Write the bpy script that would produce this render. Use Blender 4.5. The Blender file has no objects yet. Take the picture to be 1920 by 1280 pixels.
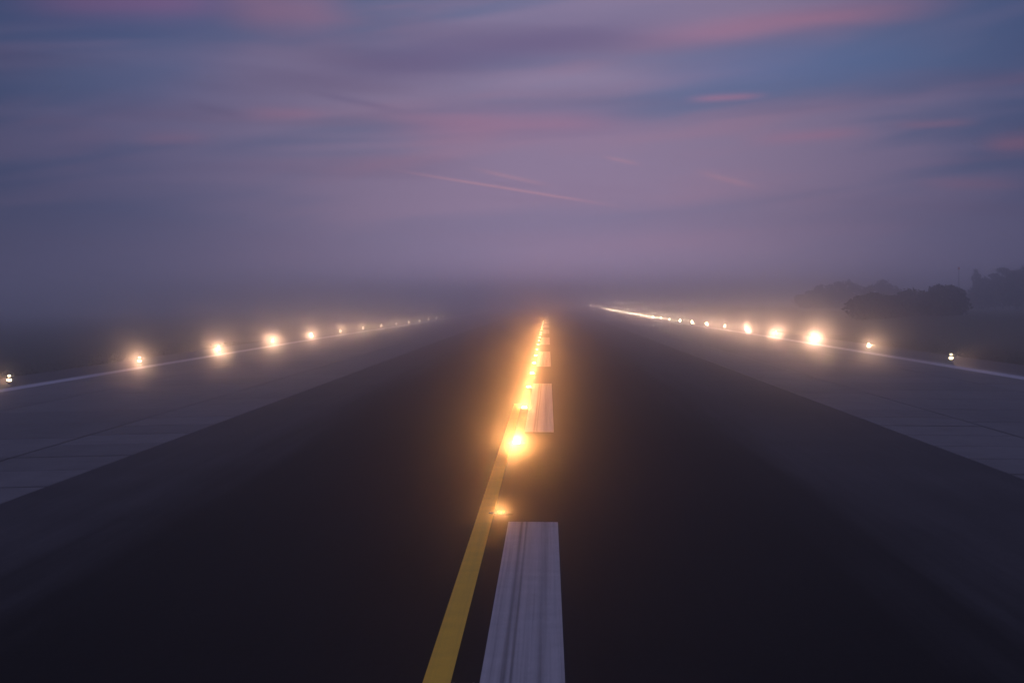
import bpy, bmesh, math, random
from mathutils import Vector, Matrix

R = math.radians
random.seed(7)
sc = bpy.context.scene
col = sc.collection

# ------------------------------------------------------------------ camera
CAM_H = 3.56
cd = bpy.data.cameras.new('camera')
cd.sensor_width = 36.0
cd.lens = 66.96
cd.clip_start = 0.1
cd.clip_end = 12000
cam = bpy.data.objects.new('camera', cd)
col.objects.link(cam)
PITCH, YAW, ROLL = -1.22, 1.09, -0.44
cam.matrix_world = (Matrix.Translation((0, 0, CAM_H)) @ Matrix.Rotation(R(YAW), 4, 'Z')
                    @ Matrix.Rotation(R(90 + PITCH), 4, 'X') @ Matrix.Rotation(R(ROLL), 4, 'Z'))
sc.camera = cam

# ------------------------------------------------------------------ render
sc.render.engine = 'CYCLES'
cy = sc.cycles
cy.use_denoising = True
cy.use_adaptive_sampling = False
cy.max_bounces = 10
cy.diffuse_bounces = 1
cy.glossy_bounces = 2
cy.transmission_bounces = 2
cy.volume_bounces = 6
cy.use_light_tree = True
cy.sample_clamp_direct = 0
cy.sample_clamp_indirect = 1.0
cy.caustics_reflective = False
cy.caustics_refractive = False
vs = sc.view_settings
vs.view_transform = 'Standard'
vs.look = 'None'
vs.exposure = 0.0
vs.gamma = 1.0
vs.use_curve_mapping = False

HAZE_DENSITY = 0.0038
HAZE_G = 0.986


def lin(r, g, b):
    f = lambda c: (c / 255) / 12.92 if c / 255 <= 0.04045 else ((c / 255 + 0.055) / 1.055) ** 2.4
    return (f(r), f(g), f(b), 1.0)


# ------------------------------------------------------------------ world: dawn sky
class NG:
    """small helper around a node tree"""
    def __init__(s, tree):
        s.t = tree
        s.n = tree.nodes
        s.l = tree.links

    def add(s, kind, **kw):
        n = s.n.new(kind)
        for k, v in kw.items():
            setattr(n, k, v)
        return n

    def put(s, sock, v):
        if isinstance(v, bpy.types.NodeSocket):
            s.l.new(v, sock)
        else:
            sock.default_value = v

    def math(s, op, a, b=0.0, c=0.0, clamp=False):
        n = s.add('ShaderNodeMath', operation=op, use_clamp=clamp)
        for i, v in enumerate((a, b, c)):
            s.put(n.inputs[i], v)
        return n.outputs[0]

    def ramp(s, v, lo, hi, a=0.0, b=1.0, smooth=True):
        n = s.add('ShaderNodeMapRange', interpolation_type='SMOOTHSTEP' if smooth else 'LINEAR')
        n.clamp = True
        for i, x in enumerate((v, lo, hi, a, b)):
            s.put(n.inputs[i], x)
        return n.outputs[0]

    def mix(s, f, a, b, mode='MIX'):
        n = s.add('ShaderNodeMix', data_type='RGBA', blend_type=mode)
        s.put(n.inputs[0], f)
        s.put(n.inputs[6], a)
        s.put(n.inputs[7], b)
        return n.outputs[2]

    def noise(s, vec, scale, detail=3.0, rough=0.5, dist=0.0):
        n = s.add('ShaderNodeTexNoise')
        s.l.new(vec, n.inputs['Vector'])
        n.inputs['Scale'].default_value = scale
        n.inputs['Detail'].default_value = detail
        n.inputs['Roughness'].default_value = rough
        n.inputs['Distortion'].default_value = dist
        return n.outputs['Fac']

    def comb(s, x, y, z):
        n = s.add('ShaderNodeCombineXYZ')
        for i, v in enumerate((x, y, z)):
            s.put(n.inputs[i], v)
        return n.outputs[0]


world = bpy.data.worlds.new('World')
sc.world = world
world.use_nodes = True
w = NG(world.node_tree)
w.n.clear()
wo = w.add('ShaderNodeOutputWorld')
bg = w.add('ShaderNodeBackground')
w.l.new(bg.outputs[0], wo.inputs[0])
tc = w.add('ShaderNodeTexCoord')
sep = w.add('ShaderNodeSeparateXYZ')
w.l.new(tc.outputs['Generated'], sep.inputs[0])
dx, dy, dz = sep.outputs
sky = w.add('ShaderNodeTexSky', sky_type='NISHITA')
sky.sun_disc = False
sky.sun_elevation = R(1.0)
sky.sun_rotation = R(2.0)
sky.air_density = 1.2
sky.dust_density = 2.5
sky.ozone_density = 4.0
nish = w.mix(1.0, sky.outputs[0], (0.10, 0.10, 0.115, 1), 'MULTIPLY')

# streaky high cloud: noise over the direction, stretched flat and slightly tilted
tz = w.math('ADD', dz, w.math('MULTIPLY', dx, -0.10))
va = w.comb(w.math('MULTIPLY', dx, 3.2), w.math('MULTIPLY', dy, 3.2), w.math('MULTIPLY', tz, 24.0))
vb = w.comb(w.math('MULTIPLY', dx, 5.0), w.math('MULTIPLY', dy, 5.0), w.math('MULTIPLY', tz, 40.0))
tz2 = w.math('ADD', dz, w.math('MULTIPLY', dx, 0.05))
vc = w.comb(w.math('MULTIPLY', dx, 4.0), w.math('MULTIPLY', dy, 4.0), w.math('MULTIPLY', tz2, 42.0))
n_big = w.noise(va, 1.0, 3.0, 0.5, 0.4)
n_pink = w.noise(vb, 1.0, 4.0, 0.5, 0.25)
n_dark = w.noise(vc, 1.0, 3.0, 0.45, 0.2)

lav = lin(136, 126, 162)
blue = lin(90, 110, 152)
pink = lin(168, 122, 150)
mauve = lin(108, 98, 136)
high = w.ramp(dz, 0.03, 0.13)
base = w.mix(w.ramp(n_big, 0.42, 0.60), blue, lav)
base = w.mix(w.math('MULTIPLY', w.ramp(n_dark, 0.50, 0.68), 0.40), base, mauve)
base = w.mix(w.math('MULTIPLY', w.ramp(n_pink, 0.52, 0.70), 0.32), base, pink)
# lower down the streaks dissolve into an even lavender
base = w.mix(w.ramp(dz, 0.01, 0.075, 0.75, 0.0), base, lin(138, 122, 150))
base = w.mix(0.15, base, nish)
# dawn glow ahead of the aircraft: the sky falls off away from it
GX, GY = math.sin(R(0.6)), math.cos(R(0.6))
dot = w.math('ADD', w.math('MULTIPLY', dx, GX), w.math('MULTIPLY', dy, GY))
hor = w.math('SQRT', w.math('ADD', w.math('MULTIPLY', dx, dx), w.math('MULTIPLY', dy, dy)))
ang = w.math('ARCCOSINE', w.math('MINIMUM', w.math('DIVIDE', dot, w.math('MAXIMUM', hor, 0.001)), 1.0))
q = w.math('DIVIDE', ang, w.ramp(dz, 0.0, 0.15, R(10.5), R(14.5)))
glow = w.math('EXPONENT', w.math('MULTIPLY', w.math('MULTIPLY', q, q), -1.0))
lobe = glow
glow = w.math('MULTIPLY_ADD', glow, 0.68, 0.32)
# overhead all bearings meet, so the fall-off fades towards the zenith
zen = w.ramp(dz, 0.15, 0.8)
glow = w.math('ADD', w.math('MULTIPLY', glow, w.math('SUBTRACT', 1.0, zen)), w.math('MULTIPLY', zen, 1.12))
# twilight sky is brightest along the horizon
glow = w.math('MULTIPLY', glow, w.math('MULTIPLY_ADD', w.math('EXPONENT', w.math('MULTIPLY', w.math('MAXIMUM', dz, 0.0), -50.0)), w.math('MULTIPLY_ADD', lobe, 2.2, 0.5), 1.0))
cold = w.mix(w.math('MULTIPLY', w.ramp(ang, R(5), R(16)), w.ramp(dz, 0.15, 0.5, 1.0, 0.25)), (1, 1, 1, 1), (0.80, 0.92, 1.10, 1))
base = w.mix(1.0, base, cold, 'MULTIPLY')

# condensation trails
safe = w.math('MAXIMUM', dy, 0.05)
s_ = w.math('DIVIDE', dx, safe)
t_ = w.math('DIVIDE', dz, safe)


def sky_dir(px, py):
    v = cam.matrix_world.to_3x3() @ Vector(((px - 960) / 3571, (640 - py) / 3571, -1))
    return v.x / v.y, v.z / v.y


PINK, MAUVE, BLUE, PALE, MAG, TRAIL = lin(172, 120, 146), lin(104, 92, 130), lin(90, 114, 160), lin(150, 138, 168), lin(150, 108, 156), lin(200, 144, 152)
for (x0, y0, x1, y1, wid, amt, colr) in (
        (420, 150, 1400, 38, 40, 0.65, MAUVE), (1100, 165, 2000, 78, 55, 0.70, BLUE), (-60, 160, 480, 120, 50, 0.45, BLUE),
        (1120, 84, 1880, -4, 24, 0.70, PINK), (-60, 0, 520, 6, 34, 0.60, MAG), (380, 8, 700, 30, 45, 0.40, PINK),
        (640, 240, 1300, 236, 30, 0.55, PINK), (820, 165, 1300, 140, 18, 0.40, PALE), (230, 262, 420, 258, 12, 0.25, PINK),
        (1270, 188, 1460, 178, 7, 0.55, PINK), (1370, 269, 1660, 243, 11, 0.50, PINK), (1640, 236, 1860, 228, 8, 0.35, PINK),
        (1690, 342, 1960, 345, 11, 0.40, PINK), (1820, 276, 2000, 266, 18, 0.45, PINK), (430, 208, 640, 218, 12, 0.25, PINK),
        (560, 168, 780, 216, 7, 0.35, MAUVE), (330, 190, 480, 225, 10, 0.25, MAUVE),
        (690, 311, 1210, 395, 2.6, 0.42, TRAIL), (870, 312, 1050, 352, 3.6, 0.28, TRAIL),
        (1290, 318, 1440, 357, 5.0, 0.28, TRAIL), (1120, 292, 1210, 310, 3.5, 0.28, TRAIL)):
    a0, b0 = sky_dir(x0, y0)
    a1, b1 = sky_dir(x1, y1)
    m = (b1 - b0) / (a1 - a0)
    wob = w.math('MULTIPLY', w.math('SUBTRACT', n_pink, 0.5), min(0.0004 * wid, 0.012))
    d = w.math('SUBTRACT', t_, w.math('ADD', w.math('MULTIPLY_ADD', s_, m, b0 - m * a0), wob))
    d = w.math('DIVIDE', d, wid / 3571)
    g = w.math('EXPONENT', w.math('MULTIPLY', w.math('MULTIPLY', d, d), -1.0))
    L = a1 - a0
    g = w.math('MULTIPLY', g, w.ramp(s_, a0, a0 + 0.4 * L))
    g = w.math('MULTIPLY', g, w.ramp(s_, a1 - 0.4 * L, a1, 1.0, 0.0))
    g = w.math('MULTIPLY', g, w.math('GREATER_THAN', dy, 0.2))
    g = w.math('MULTIPLY', g, w.ramp(n_dark, 0.25, 0.6, 0.6, 1.15))
    base = w.mix(w.math('MULTIPLY', g, amt), base, colr)
fin = w.mix(1.0, base, w.comb(glow, glow, glow), 'MULTIPLY')
w.l.new(fin, bg.inputs['Color'])
bg.inputs['Strength'].default_value = 1.05


# ------------------------------------------------------------------ helpers
def tag(o, label=None, cat=None, group=None, kind=None):
    if label: o['label'] = label
    if cat: o['category'] = cat
    if group: o['group'] = group
    if kind: o['kind'] = kind
    return o


def mesh_obj(name, verts, faces, mat, parent=None, smooth=False):
    me = bpy.data.meshes.new(name)
    me.from_pydata(verts, [], faces)
    me.update()
    if mat: me.materials.append(mat)
    if smooth:
        for p in me.polygons: p.use_smooth = True
    o = bpy.data.objects.new(name, me)
    col.objects.link(o)
    if parent: o.parent = parent
    return o


def empty(name, loc, rz=0.0):
    o = bpy.data.objects.new(name, None)
    col.objects.link(o)
    o.location = loc
    o.rotation_euler = (0, 0, rz)
    o.empty_display_size = 0.2
    return o


def material(name):
    m = bpy.data.materials.new(name)
    m.use_nodes = True
    g = NG(m.node_tree)
    b = g.n['Principled BSDF']
    return m, g, b


def lathe(profile, seg=20):
    """profile of (r, z) -> verts, faces, closed at ends with r = 0"""
    V, F, rings = [], [], []
    for r, z in profile:
        if r < 1e-6:
            rings.append([len(V)]); V.append((0, 0, z))
        else:
            rings.append(list(range(len(V), len(V) + seg)))
            V += [(r * math.cos(2 * math.pi * i / seg), r * math.sin(2 * math.pi * i / seg), z) for i in range(seg)]
    for a, b in zip(rings, rings[1:]):
        for i in range(seg):
            j = (i + 1) % seg
            if len(a) == 1 and len(b) == 1: continue
            if len(a) == 1: F.append((a[0], b[i], b[j]))
            elif len(b) == 1: F.append((a[i], a[j], b[0]))
            else: F.append((a[i], a[j], b[j], b[i]))
    return V, F


def smooth(a, b, x):
    t = min(1, max(0, (x - a) / (b - a)))
    return t * t * (3 - 2 * t)


# ------------------------------------------------------------------ lie of the land
CX = -0.9                     # runway axis; the camera sits 0.9 m beside it
HALF_ASPH = 10.0
XL_LINE, XR_LINE = CX - 24.3, CX + 24.0
XL_LAMP, XR_LAMP = -26.6, 24.7
SHOULDER = 28.5


def prof(y):
    """long section of the runway"""
    if y < 180: return 0.0
    if y < 420: return -0.28 * smooth(180, 420, y)
    return -0.28 + 2.4 * ((y - 420) / 1130) ** 2 if y < 1600 else -0.28 + 2.4 * 1.09 + (y - 1600) * 0.0044


def zr(x, y):
    """height of the runway surface: crowned cross-section"""
    return prof(y) - 0.0165 * abs(x - CX)


YS = [-60, -30] + [i * 10 for i in range(0, 31)] + [300 + 40 * i for i in range(1, 36)] + [1800, 2000, 2300, 2600, 3000]


def strip(name, x_of, mat, y0, y1, dzz, parent=None, xdiv=1, name_data=None):
    """sheet that follows the runway surface between two lines parallel to its axis"""
    ys = sorted(set([y0, y1] + [y for y in YS if y0 < y < y1]))
    V, F = [], []
    for y in ys:
        xa, xb = x_of
        for i in range(xdiv + 1):
            x = xa + (xb - xa) * i / xdiv
            V.append((x, y, zr(x, y) + dzz))
    n = xdiv + 1
    for j in range(len(ys) - 1):
        for i in range(xdiv):
            F.append((j * n + i, j * n + i + 1, (j + 1) * n + i + 1, (j + 1) * n + i))
    return mesh_obj(name, V, F, mat, parent)


# ------------------------------------------------------------------ materials
def pos(g):
    n = g.add('ShaderNodeNewGeometry')
    s = g.add('ShaderNodeSeparateXYZ')
    g.l.new(n.outputs['Position'], s.inputs[0])
    return n.outputs['Position'], s.outputs[0], s.outputs[1]


def bump(g, b, h, strength, dist):
    n = g.add('ShaderNodeBump')
    n.inputs['Strength'].default_value = strength
    n.inputs['Distance'].default_value = dist
    g.l.new(h, n.inputs['Height'])
    g.l.new(n.outputs[0], b.inputs['Normal'])


def mat_asphalt():
    m, g, b = material('asphalt')
    P, x, y = pos(g)
    ax = g.math('ABSOLUTE', g.math('SUBTRACT', x, CX))
    st = g.comb(g.math('MULTIPLY', x, 1.6), g.math('MULTIPLY', y, 0.035), 0.0)
    fine = g.comb(g.math('MULTIPLY', x, 9.0), g.math('MULTIPLY', y, 0.12), 0.0)
    n1 = g.noise(st, 1.0, 4.0, 0.6)
    n2 = g.noise(fine, 1.0, 3.0, 0.6)
    n3 = g.noise(P, 7.0, 4.0, 0.7)
    n4 = g.noise(P, 0.22, 3.0, 0.5)
    # rubber laid down by tyres darkens the middle of the runway
    wob = g.math('MULTIPLY_ADD', g.math('SUBTRACT', n1, 0.5), 3.0, ax)
    rub = g.ramp(wob, 4.6, 7.6)
    base = g.mix(rub, (0.011, 0.0104, 0.011, 1), (0.066, 0.062, 0.065, 1))
    k = g.math('MULTIPLY_ADD', n1, 0.7, 0.45)
    k = g.math('MULTIPLY', k, g.math('MULTIPLY_ADD', n2, 0.5, 0.75))
    k = g.math('MULTIPLY', k, g.math('MULTIPLY_ADD', n3, 0.7, 0.65))
    k = g.math('MULTIPLY', k, g.math('MULTIPLY_ADD', n4, 0.7, 0.65))
    c = g.mix(1.0, base, g.comb(k, k, k), 'MULTIPLY')
    g.l.new(c, b.inputs['Base Color'])
    g.l.new(g.math('MULTIPLY_ADD', n1, 0.2, 0.75), b.inputs['Roughness'])
    b.inputs['Specular IOR Level'].default_value = 0.06
    bump(g, b, n3, 0.35, 0.02)
    return m


def mat_concrete():
    m, g, b = material('concrete_slab')
    P, x, y = pos(g)
    oi = g.add('ShaderNodeObjectInfo')
    st = g.comb(g.math('MULTIPLY', x, 1.2), g.math('MULTIPLY', y, 0.06), 0.0)
    n1 = g.noise(st, 1.0, 4.0, 0.6)
    n2 = g.noise(P, 1.1, 5.0, 0.65)
    n3 = g.noise(P, 14.0, 3.0, 0.6)
    k = g.math('MULTIPLY_ADD', oi.outputs['Random'], 0.30, 0.84)
    k = g.math('MULTIPLY', k, g.math('MULTIPLY_ADD', n1, 0.5, 0.75))
    k = g.math('MULTIPLY', k, g.math('MULTIPLY_ADD', n2, 0.7, 0.65))
    k = g.math('MULTIPLY', k, g.math('MULTIPLY_ADD', n3, 0.3, 0.85))
    c = g.mix(1.0, (0.125, 0.117, 0.119, 1), g.comb(k, k, k), 'MULTIPLY')
    g.l.new(c, b.inputs['Base Color'])
    b.inputs['Roughness'].default_value = 0.75
    b.inputs['Specular IOR Level'].default_value = 0.2
    bump(g, b, n2, 0.2, 0.01)
    return m


def mat_paint(name, colr, wear, streak_x=()):
    m, g, b = material(name)
    P, x, y = pos(g)
    fine = g.comb(g.math('MULTIPLY', x, 22.0), g.math('MULTIPLY', y, 0.10), 0.0)
    mid = g.comb(g.math('MULTIPLY', x, 6.0), g.math('MULTIPLY', y, 0.05), 3.0)
    n1 = g.noise(fine, 1.0, 4.0, 0.65)
    n2 = g.noise(mid, 1.0, 2.0, 0.5)
    n3 = g.noise(P, 26.0, 3.0, 0.7)
    n4 = g.noise(P, 2.0, 4.0, 0.6)
    f = g.math('ADD', g.ramp(n1, 0.42, 0.75, 0.0, 0.55), g.ramp(n2, 0.45, 0.75, 0.0, 0.45))
    f = g.math('ADD', f, g.ramp(n3, 0.52, 0.75, 0.0, 0.35))
    f = g.math('MULTIPLY', f, wear)
    for xc, wd, am, sk in streak_x:      # single tyre streaks, slightly skewed to the stripe
        d = g.math('SUBTRACT', x, g.math('MULTIPLY_ADD', y, sk, xc))
        d = g.math('ADD', d, g.math('MULTIPLY', g.math('SUBTRACT', n2, 0.5), 0.03))
        d = g.math('DIVIDE', d, wd)
        e = g.math('EXPONENT', g.math('MULTIPLY', g.math('MULTIPLY', d, d), -1.0))
        f = g.math('ADD', f, g.math('MULTIPLY', e, am))
    f = g.math('MINIMUM', f, 0.92)
    k = g.math('MULTIPLY_ADD', n4, 0.4, 0.8)
    c = g.mix(1.0, colr, g.comb(k, k, k), 'MULTIPLY')
    c = g.mix(f, c, (0.035, 0.034, 0.037, 1))
    g.l.new(c, b.inputs['Base Color'])
    b.inputs['Roughness'].default_value = 0.7
    b.inputs['Specular IOR Level'].default_value = 0.25
    return m


def mat_plain(name, c, rough=0.8, metal=0.0, amt=0.35, scale=3.0):
    m, g, b = material(name)
    P, x, y = pos(g)
    n = g.noise(P, scale, 4.0, 0.6)
    k = g.math('MULTIPLY_ADD', n, 2 * amt, 1 - amt)
    g.l.new(g.mix(1.0, (*c, 1), g.comb(k, k, k), 'MULTIPLY'), b.inputs['Base Color'])
    b.inputs['Roughness'].default_value = rough
    b.inputs['Metallic'].default_value = metal
    b.inputs['Specular IOR Level'].default_value = 0.2
    return m


def mat_lamp(name, c, strength):
    m, g, b = material(name)
    g.n.remove(b)
    e = g.add('ShaderNodeEmission')
    e.inputs['Color'].default_value = (*c, 1)
    e.inputs['Strength'].default_value = strength
    g.l.new(e.outputs[0], g.n['Material Output'].inputs['Surface'])
    m.cycles.emission_sampling = 'NONE'
    return m


M_ASPH = mat_asphalt()
M_CONC = mat_concrete()
M_WHITE = mat_paint('white_paint', (0.43, 0.405, 0.40, 1), 0.55,
                    ((-0.475, 0.028, 0.55, 0.0012), (-0.40, 0.02, 0.5, 0.0012), (-0.10, 0.06, 0.22, 0.0)))
M_LINE = mat_paint('edge_paint', (0.52, 0.50, 0.55, 1), 0.45)
M_YELLOW = mat_paint('yellow_paint', (0.82, 0.46, 0.012, 1), 0.16)
M_SHOULDER = mat_plain('shoulder_asphalt', (0.055, 0.052, 0.056), 0.85, amt=0.4, scale=0.8)
M_JOINT = mat_plain('joint_filler', (0.018, 0.017, 0.018), 0.9, amt=0.3)
M_SOIL = mat_plain('turf', (0.040, 0.043, 0.024), 0.95, amt=0.45, scale=0.35)
M_GRASS = mat_plain('grass_blades', (0.055, 0.060, 0.028), 0.9, amt=0.4, scale=1.5)
M_LEAF = mat_plain('leaves', (0.035, 0.045, 0.026), 0.8, amt=0.5, scale=0.9)
M_BARK = mat_plain('bark', (0.06, 0.045, 0.035), 0.9)
M_IRON = mat_plain('cast_iron', (0.05, 0.048, 0.046), 0.7, 0.0, 0.3, 20)
M_STEEL = mat_plain('steel', (0.25, 0.25, 0.26), 0.45, 0.9, 0.2, 20)
M_YELLOW_METAL = mat_plain('yellow_housing', (0.45, 0.28, 0.03), 0.5, 0.0, 0.2, 12)
M_ORANGE = mat_plain('orange_fabric', (0.55, 0.13, 0.03), 0.8, 0.0, 0.2, 4)
M_LENS_C = mat_lamp('lit_centre_prism', (1.0, 0.74, 0.36), 60.0)
M_LENS_W = mat_lamp('lit_centre_prism_off_axis', (1.0, 0.70, 0.34), 1.2)
M_LENS_E = mat_lamp('lit_edge_lens', (1.0, 0.76, 0.42), 18.0)
M_LENS_F = mat_lamp('lit_edge_lens_full', (1.0, 0.80, 0.48), 30.0)
M_LENS_X = mat_lamp('lit_edge_lens_beam', (1.0, 0.84, 0.58), 200.0)
M_LENS_T = mat_lamp('lit_top_lens', (1.0, 0.82, 0.52), 7.0)

# ------------------------------------------------------------------ ground
def zg(x, y):
    ax = abs(x - CX)
    z = zr(x, y) - 0.05
    if ax > 30:
        z = prof(y) - 0.05 - 0.0165 * 30 - 0.01 * min(ax - 30, 20)
    if x > 0:
        z += 2.0 * smooth(33, 52, x) * smooth(120, 240, y)
    return z + 0.05 * math.sin(x * 0.31 + 1.3) * math.sin(y * 0.17) * smooth(30, 40, ax)


gx = [-3000, -1500, -700, -350, -200, -140, -100, -80, -65, -55, -48, -42, -38, -34, -31, CX - SHOULDER + 0.5]
gx = gx + [CX] + [-x + 2 * CX for x in reversed(gx)]
gy = [-300, -60, -20] + [i * 12 for i in range(0, 42)] + [520, 560, 620, 700, 800, 900, 1050, 1200, 1400, 1600, 1800, 2000]
V, F = [], []
for y in gy:
    for x in gx:
        z = zg(x, y)
        if abs(x - CX) < 1: z = zr(CX + SHOULDER - 0.5, y) - 0.5
        V.append((x, y, z))
n = len(gx)
for j in range(len(gy) - 1):
    for i in range(n - 1):
        F.append((j * n + i, j * n + i + 1, (j + 1) * n + i + 1, (j + 1) * n + i))
ground = tag(mesh_obj('ground', V, F, M_SOIL), 'dark rough grass field on both sides of the runway', 'ground', kind='structure')

# ------------------------------------------------------------------ runway
XA, XB = -10.25, 9.7           # edges of the asphalt keel
runway = tag(strip('runway', (XA, XB), M_ASPH, -60, 1990, 0.0, xdiv=10), 'dark asphalt runway keel with rubber marks', 'runway', kind='structure')
bed = tag(mesh_obj('pavement', [], [], M_JOINT), 'grey concrete slab pavement flanking the asphalt strip', 'pavement', kind='structure')
for k, (a, b_) in enumerate(((CX - SHOULDER, XA), (XB, CX + SHOULDER))):
    # bed the slabs lie on: shows as dark joints
    o = strip('slab_bed', (a, b_), M_JOINT, -60, 1990, -0.022, bed, xdiv=2)


def slab(x0, x1, y0, y1, top=0.0):
    """one concrete slab with a chamfered arris, following the crown"""
    g, gy_ = 0.035, 0.085
    x0 += g; x1 -= g; y0 += gy_; y1 -= gy_
    c = 0.02
    V = []
    for (ins, dzz) in ((0.0, -0.02), (0.0, top - 0.012), (c, top)):
        for (x, y) in ((x0 + ins, y0 + ins), (x1 - ins, y0 + ins), (x1 - ins, y1 - ins), (x0 + ins, y1 - ins)):
            V.append((x, y, zr(x, y) + dzz))
    F = [(8, 9, 10, 11)]
    for r in (0, 4):
        for i in range(4):
            j = (i + 1) % 4
            F.append((r + i, r + j, r + 4 + j, r + 4 + i))
    return V, F


rows = [(XA, -13.25, 3.95, 38.7, 96), (-13.25, -20.0, 7.05, 46.5, 150), (-20.0, CX - SHOULDER + 3.2, 7.05, 53.6, 150),
        (XB, 12.75, 3.95, 40.3, 96), (12.75, 19.4, 7.05, 44.0, 150), (19.4, CX + SHOULDER - 3.2, 7.05, 51.0, 150)]
rest_v, rest_f = [], []
for (xa, xb, pitch, ph, far) in rows:
    xa, xb = min(xa, xb), max(xa, xb)
    y = ph - pitch * math.ceil((ph - 12) / pitch)
    while y < 620:
        skew = 0.0
        top = random.uniform(-0.004, 0.005)
        v, f = slab(xa, xb, y, y + pitch, top)
        seen = (0.5 * 3571 * (abs(xa) / max(y + pitch, 1)) if y > 0 else 9e9)
        on = abs(xa if abs(xa) < abs(xb) else xb) / max(1, y + pitch) < 0.30
        if y < far and on and y > 15:
            mesh_obj('concrete_slab', v, f, M_CONC, bed)
        else:
            k = len(rest_v)
            rest_v += v
            rest_f += [tuple(i + k for i in q_) for q_ in f]
        y += pitch
far_slabs = mesh_obj('distant_slabs', rest_v, rest_f, M_CONC, bed)
far_slabs['kind'] = 'stuff'
for (a, b_) in ((XA, -13.25), (-13.25, -20.0), (-20.0, CX - SHOULDER + 3.2), (XB, 12.75), (12.75, 19.4), (19.4, CX + SHOULDER - 3.2)):
    strip('slab_lane', (min(a, b_) + 0.03, max(a, b_) - 0.03), M_CONC, 625, 1990, 0.0, bed)
for s in (-1, 1):
    a, b_ = sorted((CX + s * (SHOULDER - 3.2), CX + s * (SHOULDER + 0.9)))
    tag(strip('shoulder', (a, b_), M_SHOULDER, -60, 1990, -0.004), 'narrow dark asphalt shoulder between slabs and grass', 'shoulder', kind='structure')

# markings
for (y0, y1) in [(0.3 + 51.4 * k, 30.7 + 51.4 * k) for k in range(0, 12)]:
    strip('centreline_stripe', (-0.665, 0.135), M_WHITE, y0, y1, 0.004, runway)
strip('taxi_line', (-1.20, -0.935), M_YELLOW, 2, 66, 0.0045, runway)
strip('edge_line', (XL_LINE - 0.5, XL_LINE + 0.5), M_LINE, -60, 1980, 0.012, bed)
strip('edge_line', (XR_LINE - 0.5, XR_LINE + 0.5), M_LINE, -60, 1980, 0.012, bed)

# ------------------------------------------------------------------ inset centreline lights
WARM = (1.0, 0.39, 0.115)
PEACH = (1.0, 0.56, 0.34)


def beam(name, parent, loc, aim, energy, half, radius=0.05, c=WARM):
    ld = bpy.data.lights.new(name, 'SPOT')
    ld.energy = energy
    ld.color = c
    ld.spot_size = R(2 * half)
    ld.spot_blend = 1.0
    ld.shadow_soft_size = radius
    lo = bpy.data.objects.new(name, ld)
    col.objects.link(lo)
    lo.parent = parent
    lo.location = loc
    lo.rotation_euler = Vector(aim).to_track_quat('-Z', 'Y').to_euler()
    return lo


cv, cf = lathe([(0, 0.012), (0.17, 0.012), (0.205, 0.008), (0.21, 0.0), (0.21, -0.02)], 24)
dv, df = lathe([(0.15, 0.012), (0.135, 0.022), (0.10, 0.030), (0.05, 0.034), (0.0, 0.035)], 24)
me_ring = bpy.data.meshes.new('ring'); me_ring.from_pydata(cv, [], cf); me_ring.materials.append(M_IRON)
me_dome = bpy.data.meshes.new('dome'); me_dome.from_pydata(dv, [], df); me_dome.materials.append(M_IRON)
# prism window: slanting glass wedge that looks towards the approaching aircraft
pv = [(-.028, -.125, .012), (.028, -.125, .012), (.028, -.105, .046), (-.028, -.105, .046), (-.024, -.02, .046), (.024, -.02, .046), (-.024, -.02, .012), (.024, -.02, .012)]
pf = [(0, 1, 2, 3), (3, 2, 5, 4), (0, 3, 4, 6), (1, 7, 5, 2), (4, 5, 7, 6)]
me_prism = bpy.data.meshes.new('prism'); me_prism.from_pydata(pv, [], pf); me_prism.materials.append(M_LENS_C)
me_prism_weak = bpy.data.meshes.new('prism_off_axis'); me_prism_weak.from_pydata(pv, [], pf); me_prism_weak.materials.append(M_LENS_W)
bv, bf = lathe([(0.012, 0.008), (0.012, 0.018), (0.0, 0.018)], 6)
me_bolt = bpy.data.meshes.new('bolt'); me_bolt.from_pydata(bv, [], bf); me_bolt.materials.append(M_STEEL)


def part(name, me, parent, loc=(0, 0, 0), rz=0.0):
    o = bpy.data.objects.new(name, me)
    col.objects.link(o)
    o.parent = parent
    o.location = loc
    o.rotation_euler = (0, 0, rz)
    return o


CL_X = -0.81
CL_E = 360
for k in range(22):
    y = (17.45, 31.9, 47.5)[k] if k < 3 else 18.2 + 15 * k
    t = empty('centreline_light', (CL_X, y, zr(CL_X, y) + 0.004))
    part('mounting_ring', me_ring, t)
    part('dome', me_dome, t)
    for q_ in (-0.04, 0.04):
        part('prism', me_prism_weak if k < 2 else me_prism, t, (q_, 0, 0))
    for q_ in range(6 if k < 4 else 0):
        part('bolt', me_bolt, t, (.185 * math.cos(q_ * 1.0472), .185 * math.sin(q_ * 1.0472), 0))
    beam('beam', t, (0, -0.16, 0.07), (0.0, -1.0, 0.066), CL_E * {0: 0.10, 1: 0.22, 2: 1.8, 3: 1.1}.get(k, max(0.15, 0.85 ** (k - 3))), 6.5, 0.04)
    lab = {0: 'inset runway centreline light just catching the glow beside the yellow line and white stripe',
           3: 'orange-glowing inset centreline light level with the middle of the second white stripe',
           4: 'orange-glowing inset centreline light at the far end of the second white stripe',
           1: 'small inset centreline light at the far end of the white stripe beside yellow line',
           2: 'blazing inset centreline light with a round orange halo where the yellow line fades'}.get(
        k, 'inset centreline light glowing orange in the row beyond the second white stripe')
    tag(t, lab, 'runway light', 'inset lights along the runway centreline')

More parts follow.
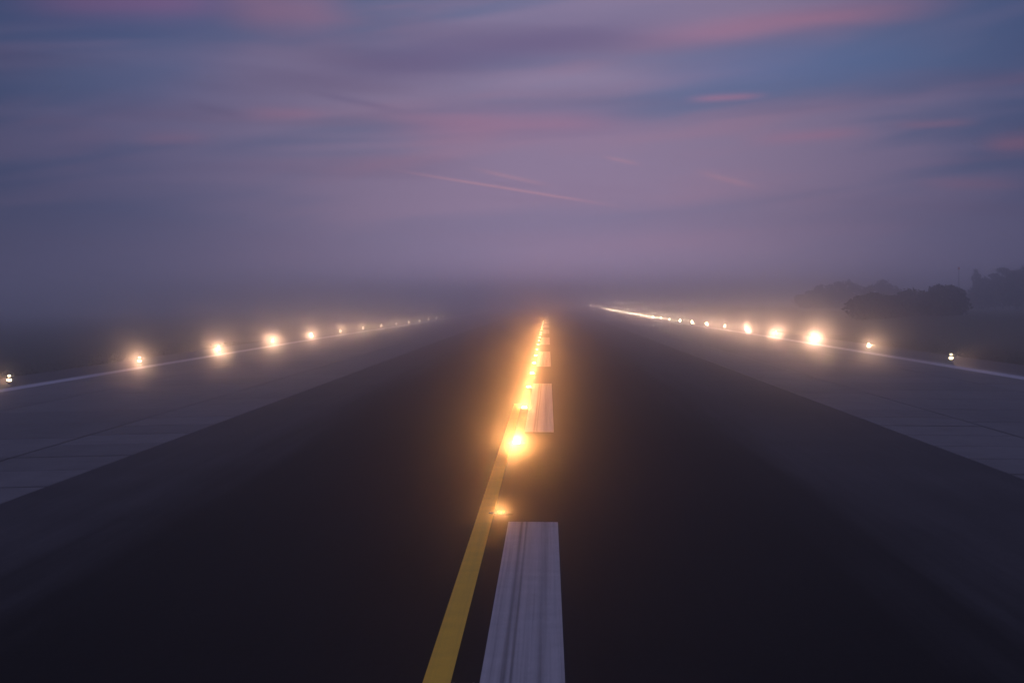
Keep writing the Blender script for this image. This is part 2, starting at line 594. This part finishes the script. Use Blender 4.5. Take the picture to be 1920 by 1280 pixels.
# ------------------------------------------------------------------ elevated edge lights
ev, ef = lathe([(0, 0.03), (0.10, 0.03), (0.12, 0.02), (0.12, 0.0)], 20)
sv, sf = lathe([(0.022, 0.02), (0.022, 0.10), (0.030, 0.10), (0.030, 0.12), (0.024, 0.13), (0.024, 0.17)], 14)
hv, hf = lathe([(0.03, 0.16), (0.085, 0.18), (0.09, 0.20), (0.075, 0.205)], 20)
lv, lf = lathe([(0.072, 0.205), (0.085, 0.225), (0.088, 0.26), (0.078, 0.29), (0.06, 0.30)], 20)
kv, kf = lathe([(0.075, 0.298), (0.08, 0.31), (0.065, 0.335), (0.04, 0.345), (0.03, 0.385), (0.045, 0.40)], 20)
tv, tf = lathe([(0.045, 0.40), (0.056, 0.42), (0.056, 0.45), (0.042, 0.475), (0.0, 0.487)], 20)


def mk(name, vf, mat):
    me = bpy.data.meshes.new(name)
    me.from_pydata(vf[0], [], vf[1])
    me.materials.append(mat)
    for p in me.polygons: p.use_smooth = True
    return me


me_eb = mk('base_plate', (ev, ef), M_STEEL)
me_es = mk('stem', (sv, sf), M_STEEL)
me_eh = mk('housing', (hv, hf), M_YELLOW_METAL)
me_el = mk('main_lens', (lv, lf), M_LENS_E)
me_ef = mk('main_lens_bright', (lv, lf), M_LENS_F)
me_ex = mk('main_lens_beam', (lv, lf), M_LENS_X)
me_ek = mk('collar', (kv, kf), M_YELLOW_METAL)
me_et = mk('top_lens', (tv, tf), M_LENS_T)


def edge_light(x, y, energy, aim, half, lens, label, group):
    t = empty('runway_edge_light', (x, y, zr(x, y)))
    t.scale = (1.25, 1.25, 1.1)
    part('base_plate', me_eb, t)
    part('stem', me_es, t)
    part('housing', me_eh, t)
    part('main_lens', lens, t)
    part('collar', me_ek, t)
    part('top_lens', me_et, t)
    beam('beam', t, (0, -0.13, 0.27), aim, energy * 0.25, half, 0.06, PEACH)
    tag(t, label, 'runway light', group)
    return t


for k in range(14):
    y = 93.4 + 30 * k
    lab = ('small sharp twin-dot edge light with hardly any halo where the edge line is widest' if k == 0 else
           'elevated edge light with a round pale halo on the side without bushes' if k < 6 else
           'tiny edge light dot dissolving in fog on the side without bushes')
    edge_light(XL_LAMP, y, (900, 1700, 2400, 2800, 2400, 1900, 1300, 900, 700, 600, 500, 400, 300, 200)[k], (0.12, -1, 0.02), 10, me_el, lab,
               'edge lights on the side away from the bushes')
for k in range(49):
    y = 117.3 + 30 * k
    lab = ('smallest twin-dot edge light with almost no halo by the grass under the bushes' if k == 0 else
           'twin-lens edge light with a weak halo just before the largest halo, bush side' if k == 1 else
           'edge light with the largest peach halo on the bush side of the runway' if k == 2 else
           'runway edge light with its own peach halo next after the largest halo, bush side' if k < 6 else
           'runway edge light dot merging into the bright far row on the bush side')
    edge_light(XR_LAMP, y, (2500, 3000, 7500, 5000, 4200, 3200, 2400, 1900, 1600)[min(k, 8)] * 0.985 ** k, (-0.065, -1, 0.02), 8, me_ef if k < 6 else me_ex, lab, 'edge lights on the side of the bushes')

# ------------------------------------------------------------------ trees and bushes
def leaves(n, inside, size, seed):
    """leaf clumps: small folded quads scattered mostly near the outer skin of a volume"""
    rnd = random.Random(seed)
    V, F = [], []
    for _ in range(n):
        p = inside(rnd)
        s = size * rnd.uniform(0.5, 1.3)
        a = Vector((rnd.gauss(0, 1), rnd.gauss(0, 1), rnd.gauss(0, 1))).normalized()
        b = a.orthogonal().normalized()
        b.rotate(Matrix.Rotation(rnd.uniform(0, 6.28), 3, a))
        k = len(V)
        V += [p + a * s, p + b * s * 0.45, p - a * s, p - b * s * 0.45 + Vector((0, 0, s * 0.2))]
        F.append((k, k + 1, k + 2, k + 3))
    return V, F


def limb(V, F, p0, p1, r0, r1, seg=6):
    d = (p1 - p0).normalized()
    u = d.orthogonal().normalized()
    v = d.cross(u)
    k = len(V)
    for p, r in ((p0, r0), (p1, r1)):
        for i in range(seg):
            a = 2 * math.pi * i / seg
            V.append(p + u * (r * math.cos(a)) + v * (r * math.sin(a)))
    for i in range(seg):
        j = (i + 1) % seg
        F.append((k + i, k + j, k + seg + j, k + seg + i))


def tree(name, label, cat, x, y, wd, ht, lobes, seed, n, size, group=None, trunk_h=0.25, low=0.0, near=0.76):
    """lobes: (dx, dz, rx, rz) as fractions of width and height"""
    x, y, wd, ht = x * near, y * near, wd * near, ht * near
    z = zg(x, y)
    t = empty(name, (x, y, z - 0.05))
    rnd = random.Random(seed)
    L = []
    for (fx, fz, frx, frz) in lobes:
        L.append((Vector((fx * wd, rnd.uniform(-.12, .12) * wd, fz * ht)), frx * wd, frz * ht))
        for _ in range(11):      # secondary bulges break the outline
            a, e = rnd.uniform(0, 6.28), rnd.uniform(-.1, 1.4)
            L.append((L[-1][0] * 0 + Vector((fx * wd + math.cos(a) * math.cos(e) * frx * wd * .78,
                              math.sin(a) * math.cos(e) * frx * wd * .72, fz * ht + math.sin(e) * frz * ht * .78)),
                      frx * wd * rnd.uniform(.22, .46), frz * ht * rnd.uniform(.22, .46)))
    wt = [a[1] ** 2 for a in L]

    def inside(r):
        while True:
            c, rx, rz_ = r.choices(L, wt)[0]
            d = Vector((r.gauss(0, 1), r.gauss(0, 1), r.gauss(0, 1))).normalized() * (r.random() ** 0.3) * r.choice((.9, .95, 1.0, 1.0, 1.04, 1.12))
            p = c + Vector((d.x * rx, d.y * rx, d.z * rz_))
            if p.z > low * ht + 0.05:
                return p
    V, F = leaves(n, inside, size, seed + 1)
    mesh_obj('crown', V, F, M_LEAF, t)
    V, F = [], []
    top = Vector((0, 0, ht * max(trunk_h, 0.3)))
    r0 = max(0.06, ht * 0.022)
    limb(V, F, Vector((0, 0, -0.2)), top, r0, r0 * 0.7)
    for c, rx, rz_ in L[::2]:
        limb(V, F, top * rnd.uniform(.6, 1), c, r0 * 0.5, r0 * 0.12, 5)
    mesh_obj('trunk', V, F, M_BARK, t)
    tag(t, label, cat, group)
    return t


def at(px, d):
    return (px - 1028) / 3571 * d


dome = ((0, 0.38, 0.46, 0.58),)
G = 'rounded bushes beyond the grass'
tree('round_bush', 'darkest dome-shaped bush standing in low mist beyond the grass', 'bush', at(1766, 330), 330, 9.6, 5.2, dome, 11, 9000, 0.26, G)
tree('round_bush', 'smaller grey bush tucked behind the darkest dome-shaped bush', 'bush', at(1708, 350), 350, 7.4, 5.0, dome, 12, 6000, 0.26, G)
tree('round_bush', 'wide low bush with a flat top beside the smaller grey bush', 'bush', at(1645, 345), 345, 11.5, 4.7,
     ((-.12, .40, .40, .55), (.22, .36, .36, .50)), 13, 9000, 0.26, G)
G2 = 'misty trees far behind the bushes'
tree('misty_tree', 'pale misty tree rising behind the wide low bush', 'tree', at(1650, 460), 460, 9, 7.4,
     ((.05, .74, .20, .22), (-.2, .52, .30, .30), (.25, .45, .32, .34), (0, .25, .5, .28)), 14, 7000, 0.30, G2, 0.5, near=0.95)
tree('misty_tree', 'faint spreading tree dissolving in fog beyond the wide low bush', 'tree', at(1572, 500), 500, 15, 7.9,
     ((0.12, .72, .14, .22), (-.05, .60, .18, .28), (-.28, .45, .22, .34), (.30, .45, .22, .34), (0, .25, .5, .28)), 15, 9000, 0.32, G2, 0.5, near=0.95)
tree('misty_tree', 'faintest low tree fading out in fog past the spreading tree', 'tree', at(1522, 520), 520, 10, 5.4,
     ((0.1, .6, .32, .34), (-.25, .4, .3, .34), (.1, .25, .5, .28)), 16, 6000, 0.32, G2, 0.4, near=0.95)
G3 = 'tall trees above the mist'
tree('tall_tree', 'slim pointed tree standing above the mist next to the mast', 'tree', at(1834, 450), 450, 9.0, 9.6,
     ((-.12, .90, .07, .09), (-.08, .76, .13, .12), (.08, .60, .26, .18), (.1, .38, .42, .24), (.05, .2, .5, .2)), 17, 8000, 0.28, G3, 0.6, near=0.9)
tree('tall_tree', 'flat-topped tree between the slim pointed tree and the broad one', 'tree', at(1877, 440), 440, 9.0, 9.7,
     ((-.02, .92, .17, .06), (.16, .84, .16, .06), (-.22, .78, .14, .07), (0, .62, .34, .14), (0, .35, .5, .3)), 18, 9000, 0.28, G3, 0.6, near=0.9)
tree('tall_tree', 'broad tall tree rising highest above the mist beyond the bushes', 'tree', at(1922, 420), 420, 11.0, 10.4,
     ((.05, .84, .20, .14), (-.22, .70, .20, .15), (.28, .66, .2, .16), (0, .52, .42, .22), (0, .25, .5, .25)), 19, 10000, 0.28, G3, 0.6, near=0.9)

# mast with a small orange top
mx, my = at(1795, 335), 335
mast = empty('obstacle_mast', (mx, my, zg(mx, my)))
pv_, pf_ = lathe([(0.0, 0), (0.09, 0), (0.055, 7.4), (0.0, 7.4)], 10)
mesh_obj('pole', pv_, pf_, M_STEEL, mast)
pv_, pf_ = lathe([(0.0, 7.4), (0.17, 7.42), (0.20, 7.58), (0.15, 7.8), (0.0, 7.9)], 12)
mesh_obj('lamp_top', pv_, pf_, M_ORANGE, mast)
tag(mast, 'thin lone mast with an orange top beyond the bushes', 'mast')

# ------------------------------------------------------------------ verge grass
V, F = [], []
rnd = random.Random(5)
for s, y0, y1, nn in ((1, 85, 240, 26000), (-1, 80, 200, 9000)):
    for _ in range(nn):
        y = y0 + (y1 - y0) * rnd.random() ** 1.4
        a = SHOULDER + 0.55 + abs(rnd.gauss(0, 1)) * 5.0
        if rnd.random() < 0.3: a = SHOULDER + 0.45 + rnd.random() * 0.6
        x = CX + s * a
        z = zg(x, y) - 0.02
        h = rnd.uniform(0.06, 0.2)
        d = rnd.uniform(0, 6.28)
        cx_, sx_ = math.cos(d) * 0.03, math.sin(d) * 0.03
        k = len(V)
        V += [(x - cx_, y - sx_, z), (x + cx_, y + sx_, z), (x + rnd.uniform(-.08, .08), y + rnd.uniform(-.08, .08), z + h)]
        F.append((k, k + 1, k + 2))
tag(mesh_obj('grass', V, F, M_GRASS), 'short ragged dark grass along the shoulder', 'grass', kind='stuff')

# ------------------------------------------------------------------ haze: one box of even air round everything
x0, x1, y0, y1, z0, z1 = -3100, 3100, -400, 2100, -2.6, 12.5
V = [(x, y, z) for z in (z0, z1) for (x, y) in ((x0, y0), (x1, y0), (x1, y1), (x0, y1))]
F = [(3, 2, 1, 0), (4, 5, 6, 7), (0, 1, 5, 4), (1, 2, 6, 5), (2, 3, 7, 6), (3, 0, 4, 7)]
mh = bpy.data.materials.new('haze')
mh.use_nodes = True
g = NG(mh.node_tree)
g.n.remove(g.n['Principled BSDF'])
# fog droplets throw most light forward, the rest nearly evenly
add = g.add('ShaderNodeAddShader')
for i_, (den, ani) in enumerate(((HAZE_DENSITY * 0.55, HAZE_G), (HAZE_DENSITY * 0.45, 0.6))):
    pvn = g.add('ShaderNodeVolumePrincipled')
    pvn.inputs['Color'].default_value = (0.998, 0.998, 0.998, 1)
    pvn.inputs['Density'].default_value = den
    pvn.inputs['Anisotropy'].default_value = ani
    g.l.new(pvn.outputs[0], add.inputs[i_])
g.l.new(add.outputs[0], g.n['Material Output'].inputs['Volume'])
mh.cycles.homogeneous_volume = True
mh.cycles.volume_sampling = 'MULTIPLE_IMPORTANCE'
tag(mesh_obj('haze', V, F, mh), 'thin dawn fog lying over the runway', 'fog', kind='stuff')
